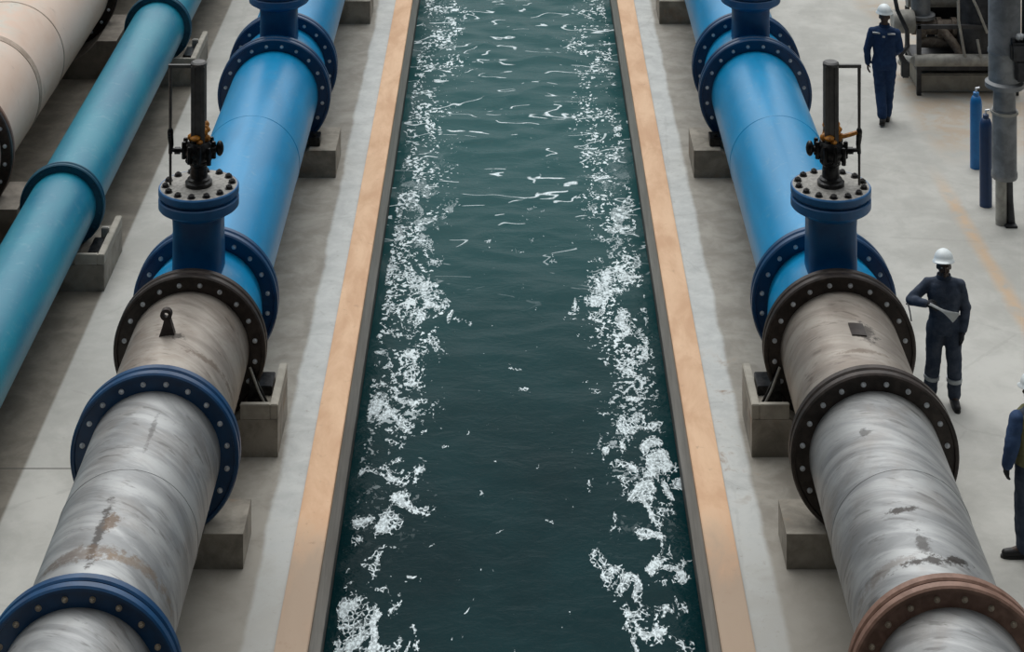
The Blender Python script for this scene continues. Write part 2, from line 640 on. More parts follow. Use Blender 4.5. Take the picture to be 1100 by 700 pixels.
def flange(parent, y, mat, boltmat=None, r_in=PR, r_out=FR, zc=ZC, th=TH, n=NB, bs=.021, facing=-1, lip=.045):
    fl = obj('flange', flange_bm(y, r_in - .004, r_out, th, lip, .022, facing), mat, parent)
    fl.location.z = zc
    if boltmat:
        bolts(fl, y + .022, (r_in + r_out - lip) / 2 + .005, 0.0, n, bs, boltmat)
    return fl


def seam_bm(y, r, w=.014):
    bm = bmesh.new()
    prof = [(r - .006, y - w), (r + .003, y - w * .8), (r + w * .45, y), (r + .003, y + w * .8), (r - .006, y + w)]
    add_lathe(bm, prof, 96, 'Y', (0, 0, 0), True)
    return bm


def pipe_part(parent, ya, yb, mat, r=PR, zc=ZC, wall=.03, n=96):
    prof = [(r, ya), (r, yb), (r - wall, yb), (r - wall, ya)]
    bm = bmesh.new()
    k = max(2, int((yb - ya) / .5))
    prof = [(r, ya + (yb - ya) * i / k) for i in range(k + 1)] + [(r - wall, yb), (r - wall, ya)]
    add_lathe(bm, prof, n, 'Y', (0, 0, 0), True)
    return place(obj('pipe', bm, mat, parent), zc)


def gasket_part(parent, y, zc=ZC, r_in=PR, r_out=FR):
    bm = bmesh.new()
    add_lathe(bm, [(r_in, y), (r_out - .03, y), (r_out - .03, y + GAP - .002), (r_in, y + GAP - .002)], 72, 'Y', close=True)
    return place(obj('gasket', bm, 'gasket', parent), zc)


def spool(label, X, ia, ib, mat, fa=None, fb=None, bolt='bolt_light', seams=(), seammat=None, ya=None, yb=None, group=None, nm='pipe_section'):
    """pipe between flange pair ia (its far disc) and flange pair ib (its near disc)"""
    sa = FY[ia] + TH + GAP if ia is not None else ya
    sb = FY[ib] if ib is not None else yb
    ym = (sa + sb) / 2
    t = thing(nm, label, 'pipe', (X, ym, 0), group)
    pipe_part(t, sa - ym + (.02 if ia is not None else 0), sb - ym + (TH - .02 if ib is not None else 0), mat)
    if ia is not None:
        flange(t, sa - ym, fa, None, facing=1)
    if ib is not None:
        flange(t, sb - ym, fb, bolt)
        gasket_part(t, sb - ym + TH)
    for y in seams:
        place(obj('weld_seam', seam_bm(y - ym, PR), seammat or mat, t), ZC)
    return t, ym


def gate_valve(label, X, ia, s, near_mat, drop=0.0):
    """blue valve between flange pair ia and ia+1; s = side the guard rod stands on"""
    sa = FY[ia] + TH + GAP
    sb = FY[ia + 1]
    ym = (sa + TH + sb) / 2
    t = thing('gate_valve', label, 'valve', (X, ym, 0), 'blue gate valves on the main pipelines')
    a, b = sa - ym, sb - ym
    prof = [(PR, a + .02), (PR, a + .2), (PR + .03, a + .3), (PR + .03, b - .2), (PR, b - .1), (PR, b + TH - .02), (PR - .04, b + TH - .02), (PR - .04, a + .02)]
    bm = bmesh.new()
    add_lathe(bm, prof, 96, 'Y', close=True)
    place(obj('body', bm, 'blue_paint', t), ZC)
    flange(t, a, near_mat, None, facing=1)
    flange(t, b, 'dark_blue_paint', 'bolt_light')
    gasket_part(t, b + TH)
    # neck: rounded square trunk
    bm = bmesh.new()
    rings = []
    for z, w, d in ((1.42, .30, .27), (1.62, .275, .25), (2.1, .268, .25), (2.26, .275, .26)):
        ring = []
        for k in range(40):
            an = 2 * math.pi * k / 40
            c, sn = math.cos(an), math.sin(an)
            e = .42
            ring.append(bm.verts.new((w * math.copysign(abs(c) ** e, c), d * math.copysign(abs(sn) ** e, sn), z)))
        rings.append(ring)
    for A, B in zip(rings, rings[1:]):
        for k in range(40):
            bm.faces.new((A[k], A[(k + 1) % 40], B[(k + 1) % 40], B[k]))
    bm.faces.new(rings[0][::-1])
    bm.faces.new(rings[-1])
    obj('neck', bm, 'valve_blue', t)
    BR, ZT = .442, 2.53
    obj('bonnet', lathe([(.26, 2.215), (.30, 2.22), (BR - .012, 2.30), (BR, 2.315), (BR, 2.40), (BR - .012, 2.412), (BR - .04, 2.414), (.2, 2.414)], 72, 'Z'), 'valve_blue', t)
    cov = obj('cover_plate', lathe([(.2, 2.412), (BR - .035, 2.414), (BR - .035, 2.442), (BR - .01, 2.444), (BR, 2.455), (BR, ZT - .012), (BR - .010, ZT), (BR - .022, ZT), (.2, ZT - .004)], 72, 'Z'), 'valve_blue', t)
    top = obj('top_face', lathe([(.05, ZT - .006), (BR - .022, ZT - .006), (BR - .022, ZT + .001), (BR - .03, ZT + .004), (.05, ZT + .006)], 64, 'Z'), 'plate_grey', t)
    top['label'] = 'grey dusty top face'
    bme = None
    for i in range(14):
        an = 2 * math.pi * (i + .35) / 14
        if bme is None:
            bm = bmesh.new()
            add_lathe(bm, [(.045, 0), (.045, .008), (.03, .008), (.03, 0)], 18, 'Z', close=True)
            add_lathe(bm, [(.0001, .006), (.036, .006), (.036, .03), (.026, .038), (.0001, .038)], 6, 'Z', close=False)
            add_ball(bm, (0, 0, .036), (.02, .02, .014), 10)
            bme = bpy.data.meshes.new('bolt')
            bm.to_mesh(bme)
            bm.free()
            bme.materials.append(MAT['bolt_black'])
        o = bpy.data.objects.new('bolt', bme)
        C.objects.link(o)
        o.parent = cov
        o.location = (.365 * math.cos(an), .365 * math.sin(an), ZT + .004)
        o.rotation_euler = (0, 0, random.uniform(0, 1))
    # stem housing
    obj('gland', lathe([(.0001, 2.53), (.15, 2.53), (.15, 2.575), (.125, 2.59), (.125, 2.61), (.098, 2.625), (.092, 2.75), (.11, 2.77), (.11, 2.80), (.08, 2.83), (.0001, 2.83)], 32, 'Z'), 'black_metal', t)
    # gearbox: lumpy casting with studs
    bm = bmesh.new()
    rr = random.Random(5)
    add_lathe(bm, [(.0001, 2.80), (.10, 2.80), (.15, 2.85), (.165, 2.90), (.15, 2.96), (.11, 3.02), (.0001, 3.03)], 24, 'Z', close=False)
    for i in range(9):
        an = 2 * math.pi * i / 9
        add_lathe(bm, [(.0001, 2.82), (.026, 2.82), (.026, 2.99), (.018, 3.005), (.0001, 3.005)], 6, 'Z', at=(.165 * math.cos(an), .165 * math.sin(an), rr.uniform(-.03, .03)), close=False)
        add_ball(bm, (.13 * math.cos(an + .3), .13 * math.sin(an + .3), 2.87 + rr.uniform(-.05, .05)), .035, 10)
    # arm away from the rod carrying a rounded cam
    add_tube(bm, [(0, 0, 2.91), (-s * .2, 0, 2.93)], .035, 12)
    add_ball(bm, (-s * .235, -.02, 2.945), (.045, .06, .085), 14)
    obj('gearbox', bm, 'black_metal', t)
    bm = bmesh.new()
    for i in range(16):
        an = rr.uniform(0, 6.28)
        add_ball(bm, (.075 * math.cos(an), .075 * math.sin(an), 3.02 + i * .011), (rr.uniform(.035, .06), rr.uniform(.035, .06), rr.uniform(.025, .05)), 8)
    if s > 0:
        add_tube(bm, [(.06, -.01, 3.10), (.14, -.015, 3.075), (.24, -.01, 3.10), (.31, 0, 3.12)], [.03, .026, .026, .022], 8)
    obj('grease', bm, 'grease', t)
    # spindle column: square bar with ribs
    hw = .076
    bm = bmesh.new()
    poly = []
    for k in range(4):
        ang = k * math.pi / 2
        for u in (-1, -.45, -.35, .35, .45):
            rad = hw * (1.0 if abs(u) != .35 else .86)
            x, y = rad, u * hw
            poly.append((x * math.cos(ang) - y * math.sin(ang), x * math.sin(ang) + y * math.cos(ang)))
    add_prism(bm, poly, 'Z', 3.0, 3.86)
    add_lathe(bm, [(.0001, 3.855), (.09, 3.855), (.09, 3.885), (.07, 3.90), (.0001, 3.90)], 20, 'Z', close=False)
    obj('spindle_column', bm, 'column_grey', t, smooth=False)
    rx = s * .315
    bm = bmesh.new()
    add_tube(bm, [(rx, 0, 2.53), (rx, 0, 3.0), (rx, 0, 3.85)], [.014, .016, .02], 10)
    add_box(bm, min(rx - .02, 0), max(rx + .02, 0), -.018, .018, 3.83, 3.865)
    obj('guard_rod', bm, 'column_grey', t)
    bm = bmesh.new()
    add_ball(bm, (rx, 0, 3.11), (.035, .035, .06), 12)
    add_tube(bm, [(rx, 0, 3.08), (rx - s * .01, 0, 2.98), (rx, 0, 2.88)], [.034, .028, .022], 10)
    add_tube(bm, [(rx, 0, 2.92), (s * .13, 0, 2.91)], .024, 10)
    add_lathe(bm, [(.0001, -.04), (.042, -.04), (.042, .02), (.0001, .02)], 8, 'X', at=(s * .225, 0, 2.912), close=False)
    obj('linkage', bm, 'black_metal', t)
    if drop:
        for ch in t.children:
            if ch.name.split('.')[0] not in ('body', 'flange', 'gasket', 'neck'):
                ch.location.z -= drop
            elif ch.name.startswith('neck'):
                for v in ch.data.vertices:
                    if v.co.z > 2.0:
                        v.co.z -= drop
    return t


FYV = FY
for side, X in (('left', -3.5), ('right', 3.5)):
    s = -1 if X < 0 else 1
    left = s < 0
    f1 = 'dark_blue_paint' if left else 'rust_iron'
    f2 = 'dark_blue_paint' if left else 'dark_iron'
    g = 'bolted pipe sections of the two main lines'
    spool(f'bare steel pipe end nearest the camera at the bottom of the {side} main pipeline', X, None, 0, 'steel_silver', None, f1, 'bolt_tan', ya=12.0, group=g)
    t, ym = spool(f'silver steel pipe section with {"blue" if left else "brown"} lower flange on the {side} main pipeline', X, 0, 1, 'steel_silver', f1, f2, 'bolt_light', (18.25,), 'steel_silver', group=g)
    t, ym = spool(f'short brownish steel pipe section with a {"small lifting lug" if left else "square dark patch"} on top, {side} main pipeline', X, 1, 2, 'steel_brown', f2, 'dark_iron', 'bolt_light', group=g)
    if left:
        # lifting lug: foot, bent neck and eye
        bm = bmesh.new()
        p = W(180, 358, 1.64)
        lx, ly = p.x - X, p.y - ym
        add_prism(bm, [(lx - .085, 1.615), (lx + .085, 1.615), (lx + .055, 1.72), (lx + .03, 1.80), (lx - .03, 1.80), (lx - .05, 1.72)], 'Y', ly - .035, ly + .035)
        add_lathe(bm, [(.025, -.03), (.06, -.03), (.06, .03), (.025, .03)], 20, 'Y', at=(lx - .012, ly, 1.84), close=True)
        obj('lifting_lug', bm, 'dark_iron', t)
    else:
        p = W(921, 354, 1.64)
        lx, ly = p.x - X, p.y - ym
        bm = bmesh.new()
        vs = []
        for j in range(2):
            for dr in (.012, -.01):
                vs.append([bm.verts.new(((PR + dr) * math.sin(a), ly - .13 + .26 * j, ZC + (PR + dr) * math.cos(a)))
                           for a in [(lx - .075 + .15 * i / 6) / PR for i in range(7)]])
        lo_t, lo_b, hi_t, hi_b = vs
        for i in range(6):
            bm.faces.new((lo_t[i], lo_t[i + 1], hi_t[i + 1], hi_t[i]))
            bm.faces.new((lo_b[i], lo_t[i], lo_t[i + 1], lo_b[i + 1])[::-1])
            bm.faces.new((hi_b[i], hi_t[i], hi_t[i + 1], hi_b[i + 1]))
        for i in (0, 6):
            bm.faces.new((lo_b[i], lo_t[i], hi_t[i], hi_b[i]))
        bmesh.ops.recalc_face_normals(bm, faces=bm.faces)
        obj('patch_plate', bm, 'dark_iron', t)
    gate_valve(f'blue gate valve with tall grey spindle column on the {side} main pipeline', X, 2, s, 'dark_iron')
    spool(f'long bright blue pipe section between the two valves on the {side} main pipeline', X, 3, 4, 'blue_paint', 'dark_blue_paint', 'dark_blue_paint', 'bolt_light', (26.85,), 'blue_paint', group=g)
    gate_valve(f'far blue gate valve cut by the top edge of the photo, {side} main pipeline', X, 4, s, 'dark_blue_paint', .13)
    spool(f'far bright blue pipe running out at the top edge beyond the {side} upper valve', X, 5, None, 'blue_paint', 'dark_blue_paint', None, None, (), yb=45.0, group=g)


# ------------------------------------------------------------------ supports
def saddle_poly(x0, x1, z1, xc, zc, r, depth_min=.06):
    """front outline of a block with a round seat cut in its top, in x,z"""
    poly = [(x0, 0), (x1, 0), (x1, z1)]
    pts = []
    dz = zc - z1
    if dz < r:
        hwid = math.sqrt(r * r - dz * dz)
        a0 = math.asin(min(1, hwid / r))
        for i in range(25):
            a = a0 - 2 * a0 * i / 24
            x, z = xc + r * math.sin(a), max(depth_min, zc - r * math.cos(a))
            if x0 + .02 < x < x1 - .02:
                pts.append((x, z))
    return poly + pts + [(x0, z1)]


def support(label, xc, x0, x1, y0, y1, z1, zc, r, s, clamp=None, trough=None, mat='concrete_block', loc_y=None):
    """concrete saddle block; s = side (+1/-1, seen from the pipe) on which it shows"""
    t = thing('concrete_support', label, 'support', (xc, (y0 + y1) / 2, 0), 'concrete pipe supports')
    ym = (y0 + y1) / 2
    a, b = y0 - ym, y1 - ym
    lo, hi = x0 - xc, x1 - xc
    base = z1 if not trough else z1 - trough
    bm = bmesh.new()
    add_prism(bm, saddle_poly(lo, hi, base, 0, zc, r), 'Y', a, b)
    obj('block', bm, mat, t, smooth=False)
    e = hi if s > 0 else lo
    w = .085
    if trough:
        # raised kerbs along the outer side, the front and the back
        bm = bmesh.new()
        add_box(bm, min(e, e - s * w), max(e, e - s * w), a, b, base - .002, z1, .008)
        obj('side_kerb', bm, 'concrete_rim', t, smooth=False)
        half = math.sqrt(max(.001, r * r - (zc - base) ** 2)) + .01
        xin = s * half
        xo = e - s * w
        if (xo - xin) * s > .03:
            obj('front_kerb', box(min(xin, xo), max(xin, xo), a, a + .06, base - .002, z1, .006), 'concrete_rim', t, smooth=False)
    if clamp:
        x_, y_, wz, hz = clamp
        bm = bmesh.new()
        add_box(bm, x_ - wz / 2, x_ + wz / 2, y_ - .12, y_ + .12, base, base + hz, .01)
        add_lathe(bm, [(.0001, base + hz - .002), (.03, base + hz - .002), (.03, base + hz + .035), (.0001, base + hz + .035)], 6, 'Z', at=(x_, y_ - .05, 0), close=False)
        obj('clamp', bm, 'black_metal', t)
    return t


def gusset(t, s, yA, yB, xA, xB, zA, zB):
    """bent steel web with a pale edge bar, leaning from the block up to the flange"""
    bm = bmesh.new()
    add_prism(bm, [(xA, zA), (xB, zA), (xB, zA + .05), (xA + (xB - xA) * .18, zB)], 'Y', yA, yB)
    obj('gusset', bm, 'black_metal', t, smooth=False)
    bm = bmesh.new()
    add_tube(bm, [(xA + (xB - xA) * .16, yA - .01, zB), (xA + (xB - xA) * .55, yA - .014, zA + (zB - zA) * .45), (xB - s * .02, yA - .012, zA + .03)], .014, 8)
    e = obj('edge_bar', bm, 'equipment_pale', t)


for side, sx in (('left', -1), ('right', 1)):
    xc = 3.5 * sx
    o = -sx            # visible side is towards the channel
    ni, no = sorted((xc + o * .88, xc - o * .80))
    support(f'low concrete block under the nearest big flange of the {side} steel pipeline', xc, ni, no, 19.48, 20.08, .34, ZC, FR + .006, o)
    ni, no = sorted((xc + o * .98, xc - o * .80))
    t = support(f'tall kerbed concrete block under the dark flange of the {side} steel pipeline', xc, ni, no, 21.48, 22.38, .56, ZC, FR + .006, o, None, .16)
    gusset(t, o, -.25, -.22, o * .62, o * .86, .40, .86)
    bm = bmesh.new()
    add_box(bm, min(o * .68, o * .86), max(o * .68, o * .86), .05, .38, .40, .50, .01)
    obj('pad', bm, 'black_metal', t, smooth=False)
    ni, no = sorted((xc + o * .94, xc - o * .80))
    support(f'concrete block with black clamp under the upper blue flange of the {side} pipeline', xc, ni, no, 28.87, 29.75, .39, ZC, FR + .006, o, (o * .62, -.18, .16, .13))
    ni, no = sorted((xc + o * .95, xc - o * .80))
    support(f'concrete block at the very top edge beside the {side} blue pipeline', xc, ni, no, 35.62, 36.5, .40, ZC, PR + .006, o)

# teal pipeline
TX, TZ, TR, TF = -5.82, .80, .437, .545
TY = [25.95, 32.9]
tg = 'bolted pipe sections of the teal line'
prev = 12.0
for i in range(3):
    ya = prev
    yb = TY[i] if i < 2 else 45.0
    ym = (ya + yb) / 2
    lab = ['teal pipe section running out at the left edge, nearest part of the teal line',
           'middle teal pipe section between two dark teal flanges',
           'far teal pipe section disappearing at the top edge'][i]
    t = thing('pipe_section', lab, 'pipe', (TX, ym, 0), tg)
    pipe_part(t, ya - ym + (.01 if i else 0), yb - ym + (.03 if i < 2 else 0), 'teal_paint', TR, TZ, .025, 80)
    if i:
        flange(t, ya - ym, 'teal_dark_paint', None, TR, TF, TZ, .05, facing=1)
    if i < 2:
        flange(t, yb - ym, 'teal_dark_paint', 'teal_dark_paint', TR, TF, TZ, .05, 16, .016, lip=.02)
        gasket_part(t, yb - ym + .05, TZ, TR, TF)
    prev = yb + .05 + GAP
for k, (y0, y1, z1, lab) in enumerate(((25.33, 26.5, .46, 'kerbed concrete block under the nearer teal flange on the left'),
                                       (32.55, 33.9, .44, 'kerbed concrete block under the far teal flange near the top'))):
    t = support(lab, TX, TX - .62, TX + .67, y0, y1, z1, TZ, TF + .006, 1, None, .13)
    b = z1 - .13
    obj('pad', box(.43, .57, -.45, .0, b, b + .10, .01), 'black_metal', t, smooth=False)
    obj('strap', box(.50, .60, .06, .12, b, z1 + .06, .01), 'equipment_pale', t, smooth=False)

# pale pipeline at the far left
QX, QZ, QR, QF = -7.62, 1.2, .85, 1.0
QY = [26.6, 33.7]
prev = 16.0
for i in range(3):
    ya = prev
    yb = QY[i] if i < 2 else 45.0
    ym = (ya + yb) / 2
    lab = ['pale pink pipe end below the rusty flange at the left edge',
           'large pale pink pipe section with brown weld bands in the top left corner',
           'far end of the pale pink pipe beyond the rusty flange at the top'][i]
    t = thing('pipe_section', lab, 'pipe', (QX, ym, 0), 'sections of the pale pink line')
    pipe_part(t, ya - ym + (.01 if i else 0), yb - ym + (.06 if i < 2 else 0), 'pale_pipe_paint', QR, QZ, .03, 96)
    if i:
        flange(t, ya - ym, 'rust_iron', None, QR, QF, QZ, .08, facing=1)
    if i < 2:
        flange(t, yb - ym, 'dark_iron', 'bolt_light', QR, QF, QZ, .08, 24, .022)
        gasket_part(t, yb - ym + .08, QZ, QR, QF)
    if i == 1:
        bm = bmesh.new()
        y = 28.75 - ym
        add_lathe(bm, [(QR - .005, y), (QR + .008, y + .01), (QR + .008, y + .16), (QR - .005, y + .17)], 96, 'Y', close=True)
        place(obj('weld_band', bm, 'pale_band', t), QZ)
        place(obj('weld_seam', seam_bm(30.35 - ym, QR, .02), 'pale_band', t), QZ)
    prev = yb + .08 + GAP
for y0, y1, z1, lab, m in ((26.3, 27.2, .62, 'dark concrete block under the pale pipe at the left edge', 'concrete_dark'),
                           (32.86, 34.2, .62, 'dark concrete block under the pale pipe behind the teal pipe', 'concrete_dark')):
    support(lab, QX, QX - 1.0, QX + 1.14, y0, y1, z1, QZ, QF + .006, 1, None, None, m)


# ------------------------------------------------------------------ equipment, upper right
p = W(1079, 240)
t = thing('pipe_stand', 'tall dark grey standpipe with bolted valve block near the right edge', 'standpipe', (p.x, p.y, 0))
obj('foot_pipe', lathe([(.0001, 0), (.075, 0), (.075, .68), (.0001, .68)], 24, 'Z', at=(-.05, -.02, 0)), 'equipment_pale', t)
bm = bmesh.new()
add_box(bm, -.02, .14, -.16, .10, 0, .03, .005)
add_tube(bm, [(.08, -.02, .03), (.07, 0, .3), (.05, 0, .70)], [.06, .05, .06], 14)
obj('foot', bm, 'equipment_dark', t)
obj('sleeve', lathe([(.0001, .62), (.165, .62), (.175, .64), (.175, .70), (.165, .72), (.165, 1.55), (.0001, 1.55)], 40, 'Z'), 'equipment_grey', t)
obj('ring', lathe([(.15, 1.50), (.185, 1.50), (.185, 1.535), (.15, 1.535)], 40, 'Z'), 'equipment_pale', t)
obj('upper_pipe', lathe([(.0001, 1.53), (.15, 1.53), (.15, 1.84), (.26, 1.86), (.26, 1.92), (.215, 1.95), (.215, 2.3), (.225, 2.32), (.225, 2.36), (.215, 2.38), (.215, 3.6), (.0001, 3.6)], 48, 'Z'), 'equipment_grey', t)
bm = bmesh.new()
add_box(bm, .02, .55, -.30, .12, 2.28, 2.52, .03)
add_box(bm, .10, .5, -.26, .1, 2.0, 2.28, .02)
for i in range(6):
    add_lathe(bm, [(.0001, 2.5), (.03, 2.5), (.03, 2.58), (.0001, 2.58)], 6, 'Z', at=(.06 + .085 * i, -.22 + .02 * (i % 2), 0), close=False)
obj('valve_block', bm, 'equipment_dark', t, smooth=False)
bm = bmesh.new()
rr = random.Random(3)
for i in range(10):
    add_ball(bm, (.14 + .035 * i, -.16 + rr.uniform(-.03, .03), 2.56 + rr.uniform(0, .03)), (.045, .06, .05), 10)
obj('cap', bm, 'white_cap', t)
obj('side_pipe', tube([(.30, .1, 2.5), (.31, .12, 3.1), (.34, .12, 3.6)], .045, 14), 'equipment_dark', t)

for px, py, hgt, r, m, lab in ((1048.5, 180, 1.08, .085, 'cylinder_blue', 'bright blue gas cylinder beside the grey standpipe'),
                               (1059, 221, 1.25, .085, 'cylinder_dark', 'dark blue gas cylinder close against the grey standpipe')):
    p = W(px, py)
    t = thing('gas_cylinder', lab, 'gas cylinder', (p.x, p.y, 0), 'gas cylinders')
    obj('body', lathe([(.0001, 0), (r, .0), (r, hgt - .16), (r * .93, hgt - .10), (r * .7, hgt - .05), (r * .35, hgt - .03), (.0001, hgt - .03)], 32, 'Z'), m, t)
    obj('neck_ring', lathe([(r * .3, hgt - .06), (r * .5, hgt - .04), (r * .5, hgt + .01), (r * .3, hgt + .02), (.0001, hgt + .02)], 20, 'Z'), m, t)
    obj('valve', tube([(0, 0, hgt), (0, 0, hgt + .07), (.05, 0, hgt + .075)], .016, 10), 'bolt_light', t)

p = W(987, 102)
t = thing('pump_skid', 'grey pump skid with pipes and rusty manifold at top right behind the far worker', 'pump skid', (p.x, p.y, 0))
L = 1.55
for x in (0, L):
    for y in (0, .95):
        obj('leg', box(x - .035, x + .035, y - .035, y + .035, 0, 1.12, .006), 'equipment_dark', t, smooth=False)
bm = bmesh.new()
add_tube(bm, [(-.08, -.02, .56), (L + .2, -.02, .56)], .095, 24)
add_tube(bm, [(-.08, -.02, .56), (-.12, .5, .40), (-.1, .95, .2)], .06, 14)
obj('front_pipe', bm, 'equipment_pale', t)
bm = bmesh.new()
for y in (-.0, .95):
    add_box(bm, -.04, L + .04, y - .03, y + .03, .40, .47)
for x in (0, L):
    add_box(bm, x - .03, x + .03, -.03, .98, .38, .44)
add_box(bm, -.04, L + .04, -.035, .02, 1.06, 1.12)
obj('frame', bm, 'equipment_dark', t, smooth=False)
bm = bmesh.new()
add_box(bm, .02, L, .1, .95, 0, .30, .02)
obj('plinth', bm, 'concrete_rim', t, smooth=False)
bm = bmesh.new()
add_box(bm, -.02, L + .02, .0, .97, .45, .48)
obj('deck', bm, 'equipment_dark', t, smooth=False)
bm = bmesh.new()
add_box(bm, .30, L, .82, .95, .48, 1.20, .02)
add_box(bm, .55, L, .80, .97, 1.16, 1.62, .03)
obj('cabinet', bm, 'equipment_dark', t, smooth=False)
bm = bmesh.new()
add_tube(bm, [(-.02, .5, .92), (L, .5, .92)], .12, 20)
add_tube(bm, [(.1, .42, .70), (.85, .42, .70)], .085, 18)
for x in (.15, .42, .66, .9):
    add_lathe(bm, [(.0001, -.04), (.17, -.04), (.17, .04), (.0001, .04)], 20, 'X', at=(x, .5, .9), close=False)
add_tube(bm, [(.42, .4, .95), (.6, .25, .75), (.72, .15, .56)], .07, 12)
obj('manifold', bm, 'equipment_rust', t)
bm = bmesh.new()
add_tube(bm, [(.12, .45, 1.14), (.12, .45, 2.4)], .155, 28)
add_lathe(bm, [(.0001, 1.10), (.23, 1.10), (.23, 1.15), (.0001, 1.15)], 28, 'Z', at=(.12, .45, 0), close=False)
obj('riser_pipe', bm, 'equipment_grey', t)
bm = bmesh.new()
add_tube(bm, [(-.40, .75, 1.72), (L + .1, .75, 1.72)], .16, 24)
add_tube(bm, [(-.05, .75, 1.28), (L, .75, 1.28)], .12, 20)
obj('cross_pipe', bm, 'equipment_pale', t)
bm = bmesh.new()
add_lathe(bm, [(.0001, -.2), (.17, -.2), (.185, -.17), (.185, .12), (.17, .15), (.0001, .15)], 32, 'X', at=(-.16, .35, 1.06), close=False)
obj('end_drum', bm, 'equipment_pale', t)
bm = bmesh.new()
add_lathe(bm, [(.0001, .45), (.26, .45), (.30, .52), (.30, 1.5), (.22, 1.62), (.0001, 1.66)], 32, 'Z', at=(.98, .3, 0), close=False)
add_box(bm, .78, 1.3, .05, .5, .42, .47)
obj('tank', bm, 'equipment_dark', t)
bm = bmesh.new()
add_tube(bm, [(.60, -.06, 2.3), (.62, -.06, 1.2), (.72, -.07, .62)], .024, 8)
add_tube(bm, [(.75, -.03, 1.75), (.92, -.04, 1.4), (1.08, -.04, 1.0)], .022, 8)
add_tube(bm, [(.92, -.05, .9), (.98, -.1, .55)], .022, 8)
obj('stay_rod', bm, 'equipment_pale', t)
bm = bmesh.new()
pts = [(-.40, .2, 1.75), (-.34, .0, 1.35), (-.20, -.05, 1.05), (-.18, -.05, .80), (-.30, -.04, .66), (-.22, -.04, .48)]
add_tube(bm, pts, [.03, .035, .035, .03, .05, .06], 10)
add_box(bm, -.29, -.16, -.10, .02, .30, .56, .02)
obj('hose', bm, 'equipment_dark', t)


# ------------------------------------------------------------------ people
def remeshed(bm, voxel, smooth_it=3, wrinkle=0.0, seed=0.0, sharp=7.0):
    me = bpy.data.meshes.new('tmp')
    bm.to_mesh(me)
    bm.free()
    o = bpy.data.objects.new('tmp', me)
    C.objects.link(o)
    m = o.modifiers.new('r', 'REMESH')
    m.mode = 'VOXEL'
    m.voxel_size = voxel
    m.use_smooth_shade = True
    s = o.modifiers.new('s', 'SMOOTH')
    s.iterations = smooth_it
    s.factor = .5
    dg = bpy.context.evaluated_depsgraph_get()
    dg.update()
    res = bpy.data.meshes.new_from_object(o.evaluated_get(dg))
    bpy.data.objects.remove(o)
    bpy.data.meshes.remove(me)
    if wrinkle:
        nrm = [v.normal.copy() for v in res.vertices]
        for v, n in zip(res.vertices, nrm):
            c = v.co
            k = mn.noise(Vector((c.x * sharp + seed, c.y * sharp, c.z * sharp * 1.7))) + .5 * mn.noise(Vector((c.x * 15, c.y * 15 + seed, c.z * 22)))
            v.co = c + n * wrinkle * k
    return res


def limb(bm, pts, rad, n=14):
    pts = [Vector(p) for p in pts]
    for i in range(len(pts) - 1):
        add_tube(bm, [pts[i], pts[i + 1]], [rad[i], rad[i + 1]], n)
    for p, r in zip(pts, rad):
        add_ball(bm, p, r * 1.0, n)


def loft(bm, secs, n=24):
    """secs: (z, rx, ry, x, y)"""
    rings = []
    for z, rx, ry, x, y in secs:
        rings.append([bm.verts.new((x + rx * math.cos(2 * math.pi * k / n), y + ry * math.sin(2 * math.pi * k / n), z)) for k in range(n)])
    for A, B in zip(rings, rings[1:]):
        for k in range(n):
            bm.faces.new((A[k], A[(k + 1) % n], B[(k + 1) % n], B[k]))
    bm.faces.new(rings[0][::-1])
    bm.faces.new(rings[-1])


def hand(bm, wrist, d, nrm, side, inf=0.0, curl=.5):
    """wrist point, finger direction d, palm normal nrm, side = direction of the thumb"""
    d = Vector(d).normalized()
    nrm = Vector(nrm)
    nrm = (nrm - d * nrm.dot(d)).normalized()
    sd = d.cross(nrm)
    if sd.dot(Vector(side)) < 0:
        sd = -sd
    w = Vector(wrist)
    lens = (.070, .078, .072, .056)
    for i in range(4):
        off = (.030 - .020 * i)
        base = w + d * .012 + sd * off * .6
        kn = w + d * (.088 - .004 * abs(i - 1)) + sd * off
        limb(bm, [base, kn], [.015 + inf, .0125 + inf], 8)
        p, dirn = kn, d.copy()
        r0 = .0092
        for k, fr in enumerate((.45, .32, .23)):
            ang = curl * (.55 + .35 * k)
            dirn = (d * math.cos(ang) + nrm * math.sin(ang)).normalized()
            q = p + dirn * lens[i] * fr
            limb(bm, [p, q], [r0 + inf * .8, r0 * .92 + inf * .8], 8)
            p, r0 = q, r0 * .92
    tb = w + d * .028 + sd * .030
    t1 = tb + (d * .55 + sd * .75 + nrm * .2).normalized() * .036
    t2 = t1 + (d * .85 + sd * .35 + nrm * .35).normalized() * .030
    t3 = t2 + (d * .9 + nrm * .4).normalized() * .024
    limb(bm, [w + d * .015 + sd * .018, tb, t1, t2, t3], [.016 + inf, .015 + inf, .0125 + inf, .0105 + inf, .009 + inf], 8)
    limb(bm, [w - d * .03, w + d * .02], [.028 + inf, .026 + inf], 10)


